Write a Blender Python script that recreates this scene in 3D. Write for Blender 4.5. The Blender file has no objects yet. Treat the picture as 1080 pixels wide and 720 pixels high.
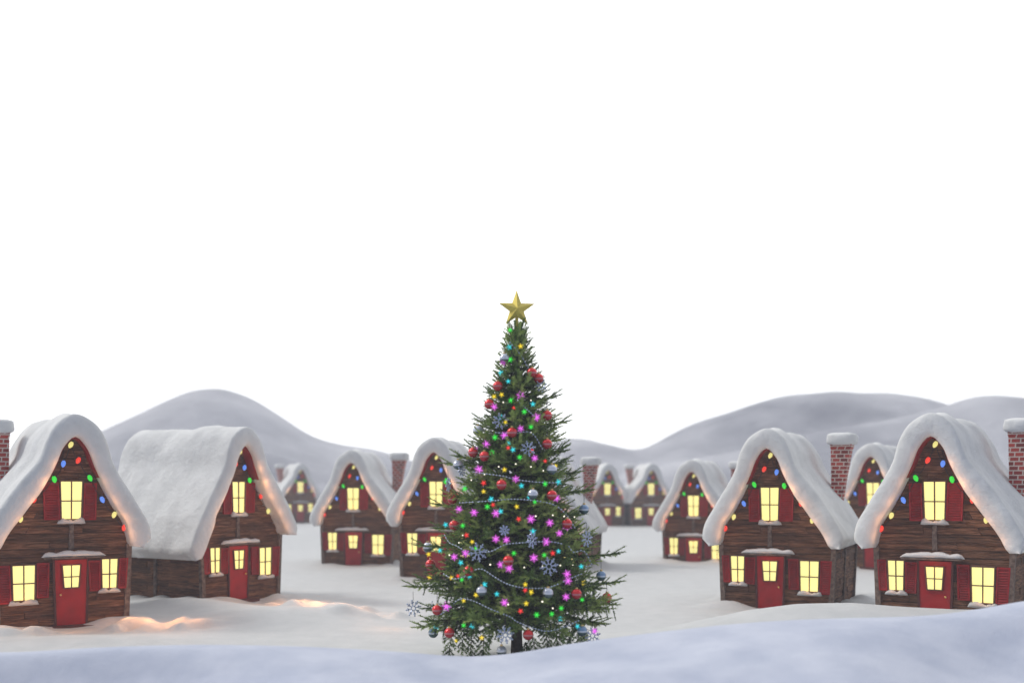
import bpy, bmesh, math, random
import numpy as np
from mathutils import Vector, Matrix, noise
R = math.radians
random.seed(11); rng = np.random.default_rng(11)
scene = bpy.context.scene
COL = scene.collection
F, CX, HY, CAMZ = 1158.0, 540.0, 511.0, 4.04      # focal length in photo pixels, principal column, horizon row, eye height

# ------------------------------------------------------------------ materials
def new_mat(name):
    m = bpy.data.materials.new(name); m.use_nodes = True
    nt = m.node_tree; b = nt.nodes['Principled BSDF']
    return m, nt, b
def N(nt, kind, **kw):
    n = nt.nodes.new(kind)
    for k, v in kw.items(): setattr(n, k, v)
    return n
def ramp(nt, stops):
    r = N(nt, 'ShaderNodeValToRGB'); e = r.color_ramp.elements
    while len(e) < len(stops): e.new(0.5)
    for i, (p, c) in enumerate(stops):
        e[i].position = p; e[i].color = (*c, 1)
    return r
def simple(name, col, rough=0.6, metal=0.0, bump=None, var=0.0, vscale=6.0, spec=0.5):
    m, nt, b = new_mat(name)
    b.inputs['Roughness'].default_value = rough; b.inputs['Metallic'].default_value = metal
    b.inputs['Specular IOR Level'].default_value = spec
    b.inputs['Base Color'].default_value = (*col, 1)
    tc = N(nt, 'ShaderNodeTexCoord')
    if var:
        nz = N(nt, 'ShaderNodeTexNoise'); nz.inputs['Scale'].default_value = vscale; nz.inputs['Detail'].default_value = 5
        nt.links.new(tc.outputs['Object'], nz.inputs['Vector'])
        lo = tuple(c * (1 - var) for c in col); hi = tuple(min(1, c * (1 + var)) for c in col)
        r = ramp(nt, [(0.3, lo), (0.7, hi)]); nt.links.new(nz.outputs['Fac'], r.inputs[0]); nt.links.new(r.outputs[0], b.inputs['Base Color'])
    if bump:
        s, st, dist = bump
        nz = N(nt, 'ShaderNodeTexNoise'); nz.inputs['Scale'].default_value = s; nz.inputs['Detail'].default_value = 6
        bp = N(nt, 'ShaderNodeBump'); bp.inputs['Strength'].default_value = st; bp.inputs['Distance'].default_value = dist
        nt.links.new(tc.outputs['Object'], nz.inputs['Vector']); nt.links.new(nz.outputs['Fac'], bp.inputs['Height']); nt.links.new(bp.outputs[0], b.inputs['Normal'])
    return m
def emissive(name, col, s, base=None):
    m, nt, b = new_mat(name)
    b.inputs['Base Color'].default_value = (*(base or tuple(c * .3 for c in col)), 1)
    b.inputs['Emission Color'].default_value = (*col, 1); b.inputs['Emission Strength'].default_value = s
    b.inputs['Roughness'].default_value = .35
    return m
def snow_mat(name, c0, c1, fine=14.0, dist=0.03, coarse=1.6):
    m, nt, b = new_mat(name)
    tc = N(nt, 'ShaderNodeTexCoord')
    n1 = N(nt, 'ShaderNodeTexNoise'); n1.inputs['Scale'].default_value = coarse; n1.inputs['Detail'].default_value = 8; n1.inputs['Roughness'].default_value = .6
    n2 = N(nt, 'ShaderNodeTexNoise'); n2.inputs['Scale'].default_value = fine; n2.inputs['Detail'].default_value = 6; n2.inputs['Roughness'].default_value = .65
    for n in (n1, n2): nt.links.new(tc.outputs['Object'], n.inputs['Vector'])
    r = ramp(nt, [(0.35, c0), (0.65, c1)]); nt.links.new(n1.outputs['Fac'], r.inputs[0]); nt.links.new(r.outputs[0], b.inputs['Base Color'])
    ad = N(nt, 'ShaderNodeMath', operation='MULTIPLY_ADD'); ad.inputs[1].default_value = 3.0
    nt.links.new(n1.outputs['Fac'], ad.inputs[0]); nt.links.new(n2.outputs['Fac'], ad.inputs[2])
    bp = N(nt, 'ShaderNodeBump'); bp.inputs['Strength'].default_value = .45; bp.inputs['Distance'].default_value = dist
    nt.links.new(ad.outputs[0], bp.inputs['Height']); nt.links.new(bp.outputs[0], b.inputs['Normal'])
    b.inputs['Roughness'].default_value = .75; b.inputs['Specular IOR Level'].default_value = .25
    return m
M = {}
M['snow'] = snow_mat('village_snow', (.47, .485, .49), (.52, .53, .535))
M['drift'] = snow_mat('drift_snow', (.385, .425, .53), (.49, .525, .62), fine=18, dist=.03, coarse=.9)  # cool cast of the light put into the drift's own snow colour
M['roofsnow'] = snow_mat('roof_snow', (.60, .61, .61), (.70, .71, .71), fine=7, dist=.06)
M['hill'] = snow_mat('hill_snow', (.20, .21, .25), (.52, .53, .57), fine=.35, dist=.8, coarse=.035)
def wood():
    m, nt, b = new_mat('dark_weathered_boards')
    tc = N(nt, 'ShaderNodeTexCoord'); mp = N(nt, 'ShaderNodeMapping'); mp.inputs['Scale'].default_value = (1.1, 1.1, 16)
    nt.links.new(tc.outputs['Object'], mp.inputs['Vector'])
    at = N(nt, 'ShaderNodeAttribute', attribute_name='tone')
    ofs = N(nt, 'ShaderNodeVectorMath', operation='MULTIPLY_ADD'); ofs.inputs[1].default_value = (37, 37, 37)
    nt.links.new(at.outputs['Color'], ofs.inputs[0]); nt.links.new(mp.outputs[0], ofs.inputs[2])
    nz = N(nt, 'ShaderNodeTexNoise'); nz.inputs['Scale'].default_value = 1.6; nz.inputs['Detail'].default_value = 8; nz.inputs['Roughness'].default_value = .68; nz.inputs['Distortion'].default_value = .7
    nt.links.new(ofs.outputs[0], nz.inputs['Vector'])
    r = ramp(nt, [(0.30, (.010, .006, .004)), (0.44, (.10, .047, .024)), (0.60, (.25, .125, .07)), (0.8, (.36, .205, .125))])
    nt.links.new(nz.outputs['Fac'], r.inputs[0])
    mul = N(nt, 'ShaderNodeMix', data_type='RGBA', blend_type='MULTIPLY'); mul.inputs['Factor'].default_value = 1
    tr = ramp(nt, [(0, (.5, .5, .5)), (1, (1.2, 1.15, 1.1))]); nt.links.new(at.outputs['Fac'], tr.inputs[0])
    nt.links.new(r.outputs[0], mul.inputs['A']); nt.links.new(tr.outputs[0], mul.inputs['B']); nt.links.new(mul.outputs['Result'], b.inputs['Base Color'])
    bp = N(nt, 'ShaderNodeBump'); bp.inputs['Strength'].default_value = .8; bp.inputs['Distance'].default_value = .03
    nt.links.new(nz.outputs['Fac'], bp.inputs['Height']); nt.links.new(bp.outputs[0], b.inputs['Normal'])
    b.inputs['Roughness'].default_value = .8; b.inputs['Specular IOR Level'].default_value = .2
    return m
M['wood'] = wood()
M['post'] = simple('worn_post_wood', (.15, .11, .09), .8, var=.5, vscale=9, bump=(20, .5, .02), spec=.2)
M['shutter'] = simple('dark_red_shutter_paint', (.26, .007, .009), .55, var=.3, vscale=5, spec=.3)
M['door'] = simple('red_door_paint', (.33, .009, .011), .5, var=.18, vscale=3, bump=(30, .15, .01), spec=.3)
M['redroof'] = simple('red_roof_lining', (.24, .005, .006), .6, var=.15, vscale=3)
M['frame'] = simple('window_frame_wood', (.11, .045, .025), .6, var=.25, vscale=10)
M['step'] = simple('step_board', (.075, .018, .012), .7, var=.3)
M['pane'] = emissive('lit_window_pane', (1.0, .92, .33), .95, (.6, .5, .2))
M['brass'] = simple('brass_handle', (.7, .5, .2), .3, 1.0)
M['wire'] = simple('dark_cable', (.012, .012, .012), .6)
M['bark'] = simple('fir_bark', (.035, .022, .016), .85, var=.5, vscale=14, bump=(25, .7, .03), spec=.2)
M['gold'] = simple('gold_star', (.55, .45, .09), .42, .6, var=.08, vscale=4)
M['silverflake'] = simple('silver_snowflake', (.46, .53, .70), .35, .6)
M['bead'] = simple('pearly_bead', (.52, .60, .74), .25, .3)
def brick():
    m, nt, b = new_mat('chimney_brick')
    tc = N(nt, 'ShaderNodeTexCoord'); sp = N(nt, 'ShaderNodeSeparateXYZ'); nt.links.new(tc.outputs['Object'], sp.inputs[0])
    ad = N(nt, 'ShaderNodeMath', operation='ADD'); nt.links.new(sp.outputs[0], ad.inputs[0]); nt.links.new(sp.outputs[1], ad.inputs[1])
    cb = N(nt, 'ShaderNodeCombineXYZ'); nt.links.new(ad.outputs[0], cb.inputs[0]); nt.links.new(sp.outputs[2], cb.inputs[1])
    bt = N(nt, 'ShaderNodeTexBrick'); bt.inputs['Scale'].default_value = 1
    bt.inputs['Brick Width'].default_value = .26; bt.inputs['Row Height'].default_value = .135; bt.inputs['Mortar Size'].default_value = .018
    bt.inputs['Color1'].default_value = (.42, .055, .04, 1); bt.inputs['Color2'].default_value = (.12, .02, .018, 1); bt.inputs['Mortar'].default_value = (.60, .50, .44, 1); bt.inputs['Bias'].default_value = -.15
    nt.links.new(cb.outputs[0], bt.inputs['Vector']); nt.links.new(bt.outputs['Color'], b.inputs['Base Color'])
    bp = N(nt, 'ShaderNodeBump'); bp.invert = True; bp.inputs['Distance'].default_value = .02; nt.links.new(bt.outputs['Fac'], bp.inputs['Height']); nt.links.new(bp.outputs[0], b.inputs['Normal'])
    b.inputs['Roughness'].default_value = .85
    return m
M['brick'] = brick()
def needles():
    m, nt, b = new_mat('fir_needles')
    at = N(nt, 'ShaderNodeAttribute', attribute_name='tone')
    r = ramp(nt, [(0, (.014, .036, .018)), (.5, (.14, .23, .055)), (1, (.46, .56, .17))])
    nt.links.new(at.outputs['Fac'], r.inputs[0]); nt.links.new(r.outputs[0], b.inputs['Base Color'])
    b.inputs['Roughness'].default_value = .55; b.inputs['Specular IOR Level'].default_value = .25
    return m
M['needles'] = needles()
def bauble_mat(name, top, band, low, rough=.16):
    # reflection put into the colour: bright top, paler band, darker lower half
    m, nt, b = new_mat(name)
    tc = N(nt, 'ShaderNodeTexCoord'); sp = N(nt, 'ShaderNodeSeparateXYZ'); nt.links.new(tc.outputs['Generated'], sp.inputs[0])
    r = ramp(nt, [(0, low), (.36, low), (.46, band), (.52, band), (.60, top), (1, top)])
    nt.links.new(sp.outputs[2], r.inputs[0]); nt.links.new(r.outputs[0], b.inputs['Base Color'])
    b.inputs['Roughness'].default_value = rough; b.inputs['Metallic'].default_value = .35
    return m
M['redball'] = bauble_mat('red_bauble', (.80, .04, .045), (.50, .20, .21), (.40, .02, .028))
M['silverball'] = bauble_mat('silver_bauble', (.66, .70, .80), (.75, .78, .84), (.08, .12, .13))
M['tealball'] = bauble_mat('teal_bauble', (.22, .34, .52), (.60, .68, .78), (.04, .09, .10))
BC = {'magenta': (.90, .16, .92), 'green': (.05, .85, .08), 'yellow': (1, .75, .04), 'cyan': (.05, .75, .85), 'red': (1, .05, .05), 'white': (1, .93, .75), 'blue': (.10, .28, 1.0)}
for k, c in BC.items(): M['glow_' + k] = emissive('lit_bulb_' + k, c, 1.25 if k != 'white' else 1.4)
def halo(name, col):      # bloom round a bulb, put into a glowing shell that clears at its rim
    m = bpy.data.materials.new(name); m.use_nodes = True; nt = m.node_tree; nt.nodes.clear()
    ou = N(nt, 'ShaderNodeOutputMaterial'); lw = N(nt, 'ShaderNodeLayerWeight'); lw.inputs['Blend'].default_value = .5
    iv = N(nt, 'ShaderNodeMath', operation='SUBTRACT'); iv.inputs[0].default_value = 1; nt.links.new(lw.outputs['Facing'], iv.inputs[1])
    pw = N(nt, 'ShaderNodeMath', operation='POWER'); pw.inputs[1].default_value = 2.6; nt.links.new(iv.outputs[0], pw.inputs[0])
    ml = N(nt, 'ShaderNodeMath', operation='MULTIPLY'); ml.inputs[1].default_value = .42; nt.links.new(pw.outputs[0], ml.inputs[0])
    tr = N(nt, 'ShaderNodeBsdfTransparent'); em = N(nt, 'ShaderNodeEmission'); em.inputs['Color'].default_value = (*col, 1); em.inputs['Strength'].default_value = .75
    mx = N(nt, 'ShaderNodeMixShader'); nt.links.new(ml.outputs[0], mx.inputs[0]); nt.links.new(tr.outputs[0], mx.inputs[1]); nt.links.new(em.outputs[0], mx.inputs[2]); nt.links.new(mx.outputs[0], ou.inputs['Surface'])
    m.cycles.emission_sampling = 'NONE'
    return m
for k, c in BC.items(): M['halo_' + k] = halo('bloom_halo_' + k, c)
HB = {'yellow': (.95, .85, .28), 'red': (1, .06, .035), 'blue': (.13, .30, .95), 'green': (.04, .80, .06)}
for k, c in HB.items(): M['bulb_' + k] = emissive('house_bulb_' + k, c, .85)

# ------------------------------------------------------------------ mesh helpers
def mesh_obj(name, verts, faces, mat, parent=None, smooth=False, mirror=False, tone=None, recalc=True):
    me = bpy.data.meshes.new(name)
    if mirror: verts = [(-v[0], v[1], v[2]) for v in verts]
    me.from_pydata([tuple(v) for v in verts], [], faces)
    if tone is not None:
        a = me.attributes.new('tone', 'FLOAT_COLOR', 'POINT')
        a.data.foreach_set('color', np.repeat(np.asarray(tone, dtype=np.float32), 4))
    if recalc:
        bm = bmesh.new(); bm.from_mesh(me); bmesh.ops.recalc_face_normals(bm, faces=bm.faces); bm.to_mesh(me); bm.free()
    if smooth: me.polygons.foreach_set('use_smooth', [True] * len(me.polygons))
    me.materials.append(mat)
    o = bpy.data.objects.new(name, me); COL.objects.link(o)
    if parent: o.parent = parent
    return o
def empty(name, loc=(0, 0, 0), rz=0):
    o = bpy.data.objects.new(name, None); COL.objects.link(o); o.location = loc; o.rotation_euler = (0, 0, rz); o.empty_display_size = .3
    return o
def tag(o, label, cat=None, group=None, kind=None):
    if label: o['label'] = label
    if cat: o['category'] = cat
    if group: o['group'] = group
    if kind: o['kind'] = kind
    return o
class MB:
    def __init__(s): s.v = []; s.f = []; s.t = []
    def add(s, v, f, tone=.5):
        b = len(s.v); s.v += [tuple(p) for p in v]; s.f += [tuple(i + b for i in q) for q in f]; s.t += [tone] * len(v)
    def hexa(s, p, tone=.5):      # 8 corners: bottom 4 then top 4, each ring in order
        s.add(p, [(0, 1, 2, 3), (7, 6, 5, 4), (0, 4, 5, 1), (1, 5, 6, 2), (2, 6, 7, 3), (3, 7, 4, 0)], tone)
    def box(s, x0, x1, y0, y1, z0, z1, tone=.5):
        s.hexa([(x0, y0, z0), (x1, y0, z0), (x1, y1, z0), (x0, y1, z0), (x0, y0, z1), (x1, y0, z1), (x1, y1, z1), (x0, y1, z1)], tone)
    def trap(s, xb0, xb1, xt0, xt1, y0, y1, z0, z1, tone=.5):
        s.hexa([(xb0, y0, z0), (xb1, y0, z0), (xb1, y1, z0), (xb0, y1, z0), (xt0, y0, z1), (xt1, y0, z1), (xt1, y1, z1), (xt0, y1, z1)], tone)
    def tube(s, pts, rad, n=6):
        pts = [Vector(p) for p in pts]; rings = []
        rads = rad if isinstance(rad, (list, tuple)) else [rad] * len(pts)
        for i, p in enumerate(pts):
            d = (pts[min(i + 1, len(pts) - 1)] - pts[max(i - 1, 0)]).normalized()
            a = d.cross(Vector((0, 0, 1)) if abs(d.z) < .9 else Vector((1, 0, 0))).normalized(); b = d.cross(a)
            rings.append([p + (a * math.cos(2 * math.pi * k / n) + b * math.sin(2 * math.pi * k / n)) * rads[i] for k in range(n)])
        v = [q for r in rings for q in r]; f = []
        for i in range(len(pts) - 1):
            for k in range(n): f.append((i * n + k, i * n + (k + 1) % n, (i + 1) * n + (k + 1) % n, (i + 1) * n + k))
        f.append(tuple(range(n))); f.append(tuple((len(pts) - 1) * n + k for k in reversed(range(n))))
        s.add(v, f)
    def ball(s, c, r, nu=10, nv=7, sc=(1, 1, 1), fn=None):
        v = []; f = []
        for j in range(nv + 1):
            th = math.pi * j / nv
            for i in range(nu):
                ph = 2 * math.pi * i / nu
                p = Vector((math.sin(th) * math.cos(ph) * sc[0], math.sin(th) * math.sin(ph) * sc[1], math.cos(th) * sc[2])) * r
                if fn: p = fn(p)
                v.append(Vector(c) + p)
        for j in range(nv):
            for i in range(nu): f.append((j * nu + i, j * nu + (i + 1) % nu, (j + 1) * nu + (i + 1) % nu, (j + 1) * nu + i))
        s.add(v, f)
    def build(s, name, mat, parent=None, smooth=False, mirror=False, tones=False):
        o = mesh_obj(name, s.v, s.f, mat, parent, smooth, mirror, s.t if tones else None)
        return o
def fbm(x, y, z=0.0, o=4): return noise.fractal(Vector((x, y, z)), 1.0, 2.0, o)

# ------------------------------------------------------------------ terrain
def smooth01(a, b, x):
    t = np.clip((x - a) / (b - a), 0, 1); return t * t * (3 - 2 * t)
def pix_curve(pts, d):      # a skyline given as photo (column,row) pairs -> world x, height at distance d
    p = np.array(pts, float); return (p[:, 0] - CX) / F * d, CAMZ - (p[:, 1] - HY) / F * d
def G(X, Y, x, y, sx, sy, h, a=0):
    c, s = math.cos(a), math.sin(a); u = (X - x) * c + (Y - y) * s; v = -(X - x) * s + (Y - y) * c
    return h * np.exp(-(u / sx) ** 2 - (v / sy) ** 2)
def wob(X, Y, s, seed):      # cheap smooth noise from sines
    r = np.random.default_rng(seed); out = 0
    for k in range(7):
        a = r.uniform(0, 6.28); f = s * r.uniform(.6, 1.9); out = out + np.sin((X * math.cos(a) + Y * math.sin(a)) * f + r.uniform(0, 6.28)) / 7
    return out
TRAIL = []
rt = random.Random(5)
def trail(x0, y0, x1, y1, n, w):
    for i in range(n):
        t = (i + rt.uniform(-.3, .3)) / n
        TRAIL.append((x0 + (x1 - x0) * t + rt.uniform(-w, w), y0 + (y1 - y0) * t + rt.uniform(-w, w), rt.uniform(.22, .5), rt.uniform(.2, .36), rt.uniform(.14, .27) * (1 if i % 3 else -.6), rt.uniform(0, 3)))
trail(-11.4, 30.9, -8.2, 30.3, 17, .5)
trail(-8.1, 37.3, -3.8, 32.6, 30, .8)
trail(-12.5, 29.2, -15.5, 29.2, 8, .4)
BANKS = []
for (px, py, by, sg) in ((80, 438, 660, -1), (262, 451, 633, 3), (370, 475, 601, 1), (457, 462, 608, 1), (569, 480, 614, 1), (729, 485, 605, 1), (808, 453, 648, 1), (918, 468, 599, 1), (981, 437, 663, 1)):
    d = F * 6 / (by - py); az = math.atan((px - CX) / F); rz = -az - R(12) * sg if abs(sg) == 1 else -az + R(43); m = -1 if sg == -1 else 1
    for (lx, ly) in ((-1.5, -.25), (-.9, -.2), (1.2, -.2), (2.0, -.2), (2.15, .9), (2.2, 2.1), (2.15, 3.3), (-1.8, .8), (-1.8, 2.2), (-1.8, 3.5), (2.3, 4.4)):
        x, y = lx * m + rt.uniform(-.15, .15), ly + rt.uniform(-.1, .1); c, s_ = math.cos(rz), math.sin(rz)
        BANKS.append(((px - CX) / F * d + x * c - y * s_, d + x * s_ + y * c, rt.uniform(.35, .6), rt.uniform(.3, .42), rt.uniform(.08, .24), rz if abs(lx) < 1.6 else rz + 1.57))
def ground_h(X, Y):
    Z = .10 * wob(X, Y, .35, 3) + .05 * wob(X, Y, 1.0, 4)
    near = np.exp(-((Y - 26) / 6) ** 2)
    Z = Z * (1 - .5 * near)
    Z = Z + G(X, Y, -6.8, 32.6, 2.6, 2.2, .36, .2)          # dome between the two left houses
    Z = Z + G(X, Y, -10.6, 35.9, 2.6, 1.2, .30, -.5)          # snow banked against the left long house
    Z = Z + G(X, Y, -11.4, 28.0, 4.5, 1.3, .12)
    Z = Z + G(X, Y, -15.0, 29.2, 1.6, 1.2, .15)
    # broad bank in front of the two right houses
    xs, zs = pix_curve([(600, 676), (690, 664), (740, 652), (790, 641), (840, 635.5), (900, 634.5), (960, 639), (1010, 642), (1080, 643), (1180, 645), (1400, 660)], 28.2)
    hb = np.interp(X, xs, np.maximum(zs - .02, 0), left=0)
    Z = Z + hb * np.exp(-np.clip(28.2 - Y, 0, 99) ** 2 / 10) * np.exp(-np.clip(Y - 28.2, 0, 99) ** 2 / 1.6)
    tr = 0
    for (x, y, sx, sy, h, a) in TRAIL: tr = tr + G(X, Y, x, y, sx, sy, h, a)
    Z = Z + .30 * np.tanh(tr / .30)
    for (x, y, sx, sy, h, a) in BANKS: Z = Z + G(X, Y, x, y, sx, sy, h, a)
    Z = Z + np.clip(Y - 75, 0, 60) * .003
    Z = Z + G(X, Y, -18, 82, 9, 8, .5) + G(X, Y, 12, 90, 14, 8, .25)
    return Z
def axis(segs):
    out = [segs[0][0]]
    for a, b, st in segs:
        n = max(1, int(round((b - a) / st))); out += [a + (b - a) * (i + 1) / n for i in range(n)]
    return np.array(out)
def grid_mesh(name, xs, ys, fn, mat):
    X, Y = np.meshgrid(xs, ys); Z = fn(X, Y)
    nx, ny = len(xs), len(ys)
    co = np.stack([X, Y, Z], -1).reshape(-1, 3).astype(np.float32)
    i, j = np.meshgrid(np.arange(nx - 1), np.arange(ny - 1)); a = (j * nx + i).ravel()
    q = np.stack([a, a + 1, a + nx + 1, a + nx], -1).astype(np.int32)
    return np_mesh(name, co, q, mat)
def np_mesh(name, co, q, mat, tone=None, smooth=True):
    me = bpy.data.meshes.new(name); n = q.shape[1]
    me.vertices.add(len(co)); me.vertices.foreach_set('co', co.ravel().astype(np.float32))
    me.loops.add(q.size); me.loops.foreach_set('vertex_index', q.ravel().astype(np.int32))
    me.polygons.add(len(q)); me.polygons.foreach_set('loop_start', np.arange(0, q.size, n, dtype=np.int32))
    me.update(calc_edges=True)
    if smooth: me.polygons.foreach_set('use_smooth', np.ones(len(q), dtype=bool))
    if tone is not None:
        at = me.attributes.new('tone', 'FLOAT_COLOR', 'POINT'); at.data.foreach_set('color', np.repeat(tone.astype(np.float32), 4))
    me.materials.append(mat); me.validate()
    o = bpy.data.objects.new(name, me); COL.objects.link(o); return o
xs = axis([(-260, -60, 10), (-60, -24, 1.5), (-24, 24, .16), (24, 60, 1.5), (60, 260, 10)])
ys = axis([(-60, 0, 6), (0, 22, .8), (22, 48, .14), (48, 70, .4), (70, 130, 1.5), (130, 270, 10)])
tag(grid_mesh('snow_ground', xs, ys, ground_h, M['snow']), 'pale snow covering the village ground', kind='structure')

YC = 20.0
dx_, dz_ = pix_curve([(-700, 676), (-300, 684), (0, 690.5), (100, 684), (200, 681.5), (300, 683), (400, 688), (450, 692), (490, 696), (530, 693), (560, 689), (600, 681), (650, 674), (700, 668), (760, 661), (830, 655.5), (900, 653), (960, 652), (1000, 650), (1040, 645), (1080, 637), (1200, 618), (1500, 610), (2000, 640)], YC)
def smooth_interp(X, xs_, zs_, w=.35):
    return sum(np.interp(X + k * w, xs_, zs_) * c for k, c in ((-2, .1), (-1, .22), (0, .36), (1, .22), (2, .1)))
def drift_h(X, Y):
    c = smooth_interp(X, dx_, dz_)
    u = Y - YC
    k = .035 + 1.25 * smooth01(-2.0, -8.5, X) ** 2 + .5 * smooth01(4.0, 10.0, X) ** 2
    fr = -.9 * (1 - np.exp(-k * u * u / .9))
    bk = -.035 * u * u - .09 * np.clip(u, 0, 9) ** 2
    Z = c + np.where(u < 0, fr, bk)
    # a low swell rising across the middle, and a shallow dip in front of the fir
    Z = Z + G(X, Y, -1.5, 17.2, 5.5, 1.1, .10, -.06) - G(X, Y, 0.2, 18.6, 3.2, .8, .07, .12)
    Z = Z + (.03 * wob(X, Y, .9, 8) + .012 * wob(X, Y, 3.2, 9)) * smooth01(0, -1.5, u)
    return Z
xs = axis([(-60, -14, 1.5), (-14, 14, .14), (14, 60, 1.5)]); ys = axis([(-30, 10, 2), (10, 16.5, .15), (16.5, 20.6, .04), (20.6, 25, .12)])
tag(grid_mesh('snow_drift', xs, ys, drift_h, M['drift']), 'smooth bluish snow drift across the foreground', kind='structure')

def hills():
    A = [(-900, 520), (-400, 500), (-150, 495), (0, 490), (40, 484), (80, 470), (110, 457), (135, 445), (160, 432), (190, 418), (222, 411), (250, 415), (275, 428), (300, 444), (325, 459), (350, 470), (375, 474), (400, 474), (425, 482), (460, 497), (510, 497), (550, 482), (580, 468), (605, 462), (635, 466), (668, 479), (700, 463), (740, 446), (780, 432), (830, 418), (868, 411), (905, 414), (940, 413), (980, 422), (1020, 436), (1100, 450), (1300, 455), (1700, 500), (2200, 520)]
    B = [(600, 520), (640, 506), (690, 492), (760, 476), (830, 461), (900, 447), (960, 436), (1000, 428), (1030, 416), (1060, 417), (1100, 422), (1200, 440), (1400, 430), (1700, 480), (2100, 515)]
    C = [(-900, 515), (-500, 480), (-200, 470), (0, 500), (100, 497), (200, 470), (270, 475), (330, 492), (430, 505), (600, 512), (2200, 515)]
    def fn(X, Y):
        Z = -1.0 + 0 * X
        for pts, yc, w in ((A, 185, 34), (B, 158, 20), (C, 150, 14)):
            x_, z_ = pix_curve(pts, yc); h = sum(np.interp(X + k * 1.6, x_, z_) for k in (-1.5, -.5, .5, 1.5)) / 4
            Z = np.maximum(Z, -1 + (h + 1) * np.exp(-((Y - yc) / w) ** 2) * 1.0)
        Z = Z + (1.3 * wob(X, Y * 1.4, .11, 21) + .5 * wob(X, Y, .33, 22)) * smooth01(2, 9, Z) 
        return Z
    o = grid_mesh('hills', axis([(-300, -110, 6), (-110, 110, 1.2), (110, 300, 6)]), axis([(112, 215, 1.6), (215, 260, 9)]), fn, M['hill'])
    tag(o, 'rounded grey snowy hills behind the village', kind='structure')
hills()

# ------------------------------------------------------------------ cottage
LEN = 4.8
OUT = [(-2.12, 2.30), (-2.0, 2.91), (-1.70, 3.44), (-1.27, 4.15), (-1.0, 4.68), (-.85, 5.21), (-.55, 5.72), (0, 6.0), (.46, 5.76), (.74, 5.28), (.92, 4.76), (1.25, 4.28), (1.77, 3.6), (2.22, 2.88), (2.48, 2.32)]
INN = [(-1.60, 2.12), (-1.48, 2.6), (-1.40, 2.95), (-1.17, 3.3), (-.85, 3.88), (-.56, 4.5), (-.33, 5.08), (-.02, 5.38), (.30, 5.1), (.50, 4.6), (.80, 3.98), (1.3, 3.25), (1.72, 2.7), (1.92, 2.3), (2.06, 2.1)]
def resample(pts, n):
    p = np.array(pts, float)
    # Catmull-Rom densify, then equal arc length
    q = []
    for i in range(len(p) - 1):
        p0, p1, p2, p3 = p[max(i - 1, 0)], p[i], p[i + 1], p[min(i + 2, len(p) - 1)]
        for t in np.linspace(0, 1, 8, endpoint=False):
            q.append(.5 * ((2 * p1) + (-p0 + p2) * t + (2 * p0 - 5 * p1 + 4 * p2 - p3) * t * t + (-p0 + 3 * p1 - 3 * p2 + p3) * t ** 3))
    q.append(p[-1]); q = np.array(q)
    s = np.concatenate([[0], np.cumsum(np.hypot(*np.diff(q, axis=0).T))]); u = np.linspace(0, s[-1], n)
    return np.stack([np.interp(u, s, q[:, 0]), np.interp(u, s, q[:, 1])], -1)
NP = 61
O_, I_ = resample(OUT, NP), resample(INN, NP)
def inner_x(z):      # wall outline at height z
    left = [p for p in INN if p[0] <= 0 and p[1] > 2.2]; right = [p for p in INN if p[0] >= -.02]
    xl = np.interp(z, [p[1] for p in left], [p[0] for p in left]); xr = np.interp(z, [p[1] for p in reversed(right)], [p[0] for p in reversed(right)])
    return xl, xr
WL, WR, EAVE = -1.56, 1.99, 2.22
def lean(x, z): return x * (1 - .055 * max(0, (2.2 - z)) / 2.2)
def wall_x(z):
    if z < EAVE: return lean(WL, z), lean(WR, z)
    xl, xr = inner_x(min(z, 5.36)); return max(WL, xl - .08), min(WR, xr + .08)

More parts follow.
